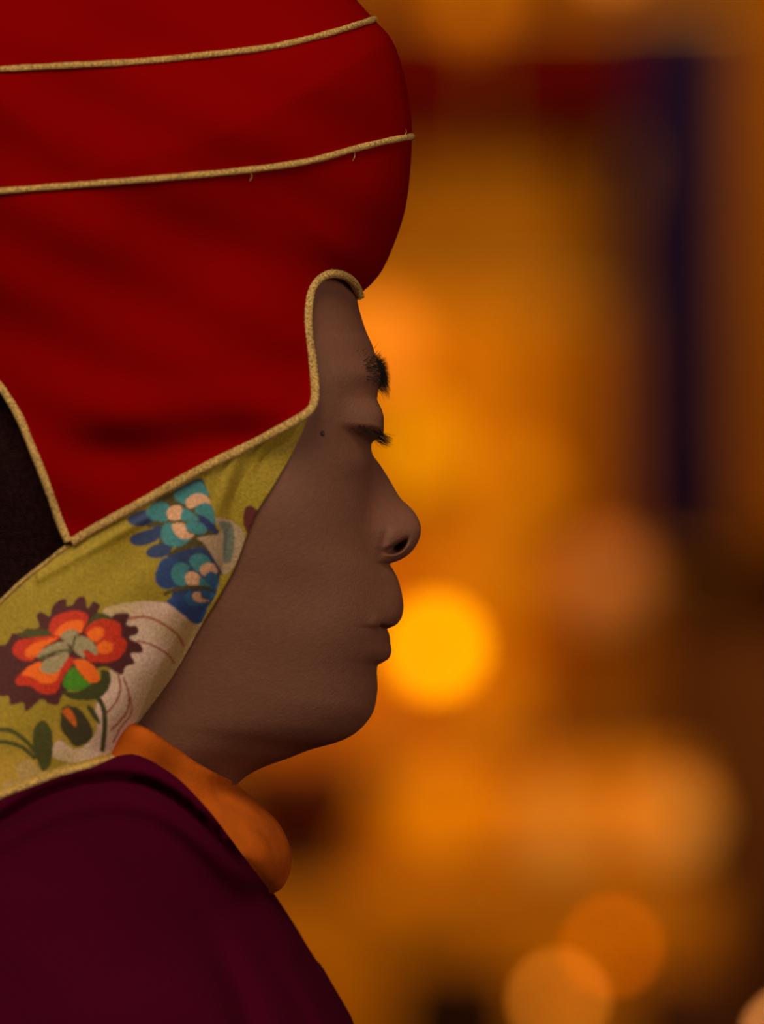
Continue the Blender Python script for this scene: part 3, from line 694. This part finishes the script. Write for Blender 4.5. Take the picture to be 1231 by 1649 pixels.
# stepped altar
def tier(px0, px1, pytop, Y, depth, m, label, z0=0.):
    a = U(px0, pytop, Y); b = U(px1, pytop, Y)
    root = tag(empty('altar_step', ((a[0]+b[0])/2, Y+depth/2, z0)), label, 'altar step')
    V, F = box(a[0], b[0], Y, Y+depth, z0, a[2]-.012); o = mesh_obj('step_body', V, F, WOOD, root, smooth=False)
    V, F = box(a[0]-.01, b[0]+.01, Y-.012, Y+depth, a[2]-.012, a[2]); mesh_obj('step_top', V, F, WOOD, root, smooth=False)
    nx, nz = 120, 14; V = []
    zt, zb_ = a[2]-.014, z0+.01
    for k in range(nz+1):
        t = k/nz
        for i in range(nx+1):
            s = i/nx; V.append((a[0]+(b[0]-a[0])*s, Y-.02-.008*t*(1+math.sin(s*75+math.sin(s*23))), zt+(zb_-zt)*t))
    F = [(k*(nx+1)+i, (k+1)*(nx+1)+i, (k+1)*(nx+1)+i+1, k*(nx+1)+i+1) for k in range(nz) for i in range(nx)]
    o = mesh_obj('altar_cloth', V, F, m, root); o.modifiers.new('thickness', 'SOLIDIFY').thickness = .003
    return a[2]
ZC = tier(380, 1110, 1215, 7.25, .22, silk('orange_altar_cloth', (206, 112, 0)), 'upper altar step with orange cloth front')
ZB = tier(330, 1150, 1420, 6.96, .25, silk('ochre_altar_cloth', (176, 96, 0)), 'lower altar step with ochre cloth front')
# glowing globe lamps on slim brass stands
def lamp(px, py, r, add, Y, zbase, label, group=None):
    c = Vector(U(px, py, Y)); rr = r*S*(D+Y)/D; p = (r/86.0)**2
    root = tag(empty('globe_lamp', (c.x, Y, zbase)), label, 'lamp', group)
    mx = max(add); colr = tuple(v/mx for v in add)+(1,)
    m = mat('lamp_glow', lin(190, 84, 0), .6, spec=.1, emit=(colr, mx/p))
    n = 14; V, F = lathe([(max(rr*math.sin(math.pi*k/n), .0005), -rr*math.cos(math.pi*k/n)) for k in range(n+1)], 28, c)
    mesh_obj('globe', V, F, m, root)
    h = c.z-rr-zbase
    V, F = lathe([(rr*.55, 0), (rr*.55, .006), (.006, .012), (.004, h*.5), (.008, h*.52), (.004, h*.55), (.005, max(h-.012, h*.8)), (rr*.42, h), (rr*.5, h+.004)], 20, (c.x, c.y, zbase))
    mesh_obj('stand', V, F, BRASS, root)
ZB2, ZC2 = ZB, ZC
lamp(700, 1043, 34, (1.0, .37, 0), 7.36, ZC, 'brightest yellow globe lamp, just right of the lips')
lamp(836, 782, 48, (.14, .055, 0), 7.42, ZC, 'soft amber globe lamp level with the nose')
lamp(975, 935, 58, (.10, .045, .010), 7.38, ZC, 'dim pinkish globe lamp below the navy banner')
lamp(600, 560, 60, (.52, .15, .008), 7.46, ZC, 'added orange globe glowing beside the brow')  # globe added to make the blur beside the brow brighter
lamp(668, 720, 60, (.36, .16, 0), 7.30, ZC, 'golden globe lamp between the eye and the nose tip')
lamp(790, 1115, 52, (.17, .055, 0), 7.31, ZC, 'dim orange globe lamp below right of the brightest one')
lamp(715, 1300, 50, (.26, .075, 0), 7.08, ZB, 'deep orange globe lamp on the lower step, right of the chin')
lamp(1082, 1318, 50, (.24, .09, .01), 7.10, ZB, 'pale orange globe lamp at the right end of the lower step')
lamp(900, 1335, 55, (.17, .075, .008), 7.12, ZB, 'wide soft orange globe lamp in the middle of the lower step')
lamp(900, 1610, 14, (.22, .06, .004), 6.72, 0, 'small floor lamp glowing tan at the bottom, left of two')
lamp(986, 1525, 14, (.16, .024, 0), 6.70, 0, 'small floor lamp glowing rust at the bottom, right of two')
lamp(1276, 1672, 14, (.42, .14, .03), 6.70, 0, 'floor lamp glowing pale orange in the lower right corner')
lamp(640, 1440, 60, (.05, .02, 0), 6.78, 0, 'dim ochre floor lamp beside the orange collar')
def hang_lamp(px, py, r, add, Y, label):
    c = Vector(U(px, py, Y)); rr = r*S*(D+Y)/D; p = (r/86.0)**2
    root = tag(empty('hanging_globe_lamp', (c.x, Y, c.z-rr)), label, 'lamp')
    mx = max(add); m = mat('lamp_glow', lin(190, 84, 0), .6, spec=.1, emit=(tuple(v/mx for v in add)+(1,), mx/p))
    n = 14; V, F = lathe([(max(rr*math.sin(math.pi*k/n), .0005), -rr*math.cos(math.pi*k/n)) for k in range(n+1)], 28, c); mesh_obj('globe', V, F, m, root)
    V, F = lathe([(rr*.4, rr*.9), (rr*.35, rr*1.1), (.004, rr*1.2), (.003, 3.6-c.z)], 16, c); mesh_obj('hanging_stem', V, F, BRASS, root)
hang_lamp(762, 10, 44, (.12, .035, 0), 7.3, 'dim gold hanging globe lamp over the red valance')
hang_lamp(785, 945, 58, (.17, .065, 0), 7.19, 'added soft orange hanging globe above right of the brightest lamp')  # globe added to brighten the orange area around the brightest lamp
hang_lamp(985, -72, 30, (.12, .04, .005), 7.3, 'faint hanging globe lamp at the top edge')
# dark things standing among the lamps
def vase(name, px, py, wpx, hpx, Y, m, label, cat, prof):
    c = U(px, py, Y); k = S*(D+Y)/D
    V, F = lathe([(max(a*wpx*k/2, .001), b*hpx*k) for a, b in prof], 32); V = [(x+c[0], y+Y, z+c[2]) for x, y, z in V]
    return tag(mesh_obj(name, V, F, m), label, cat)
DK = silk('dark_red_lacquer', (72, 18, 4), .1)
def bowlz(px, top, zb, wpx, Y, m, label):
    k = S*(D+Y)/D; zt = U(px, top, Y)[2]; x = U(px, top, Y)[0]; w = wpx*k/2; h = zt-zb
    V, F = lathe([(w*.62, 0), (w*.66, h*.04), (w*.5, h*.12), (w*.72, h*.3), (w, h*.66), (w*.98, h*.86), (w*.9, h*.92), (w*.86, h), (w*.8, h), (w*.78, h*.9), (w*.3, h*.86)], 36, (x, Y, zb))
    return tag(mesh_obj('lacquer_jar', V, F, m), label, 'jar')
bowlz(480, 1236, ZB, 250, 7.12, DK, 'dark red jar under the chin')
bowlz(738, 1550, 0, 215, 6.62, silk('black_brown_lacquer', (38, 14, 6), .1), 'blackish brown jar at the bottom left of the small lamps')
bowlz(1120, 1560, 0, 230, 6.72, silk('brown_lacquer', (62, 28, 16), .1), 'dark brown jar at the bottom right')
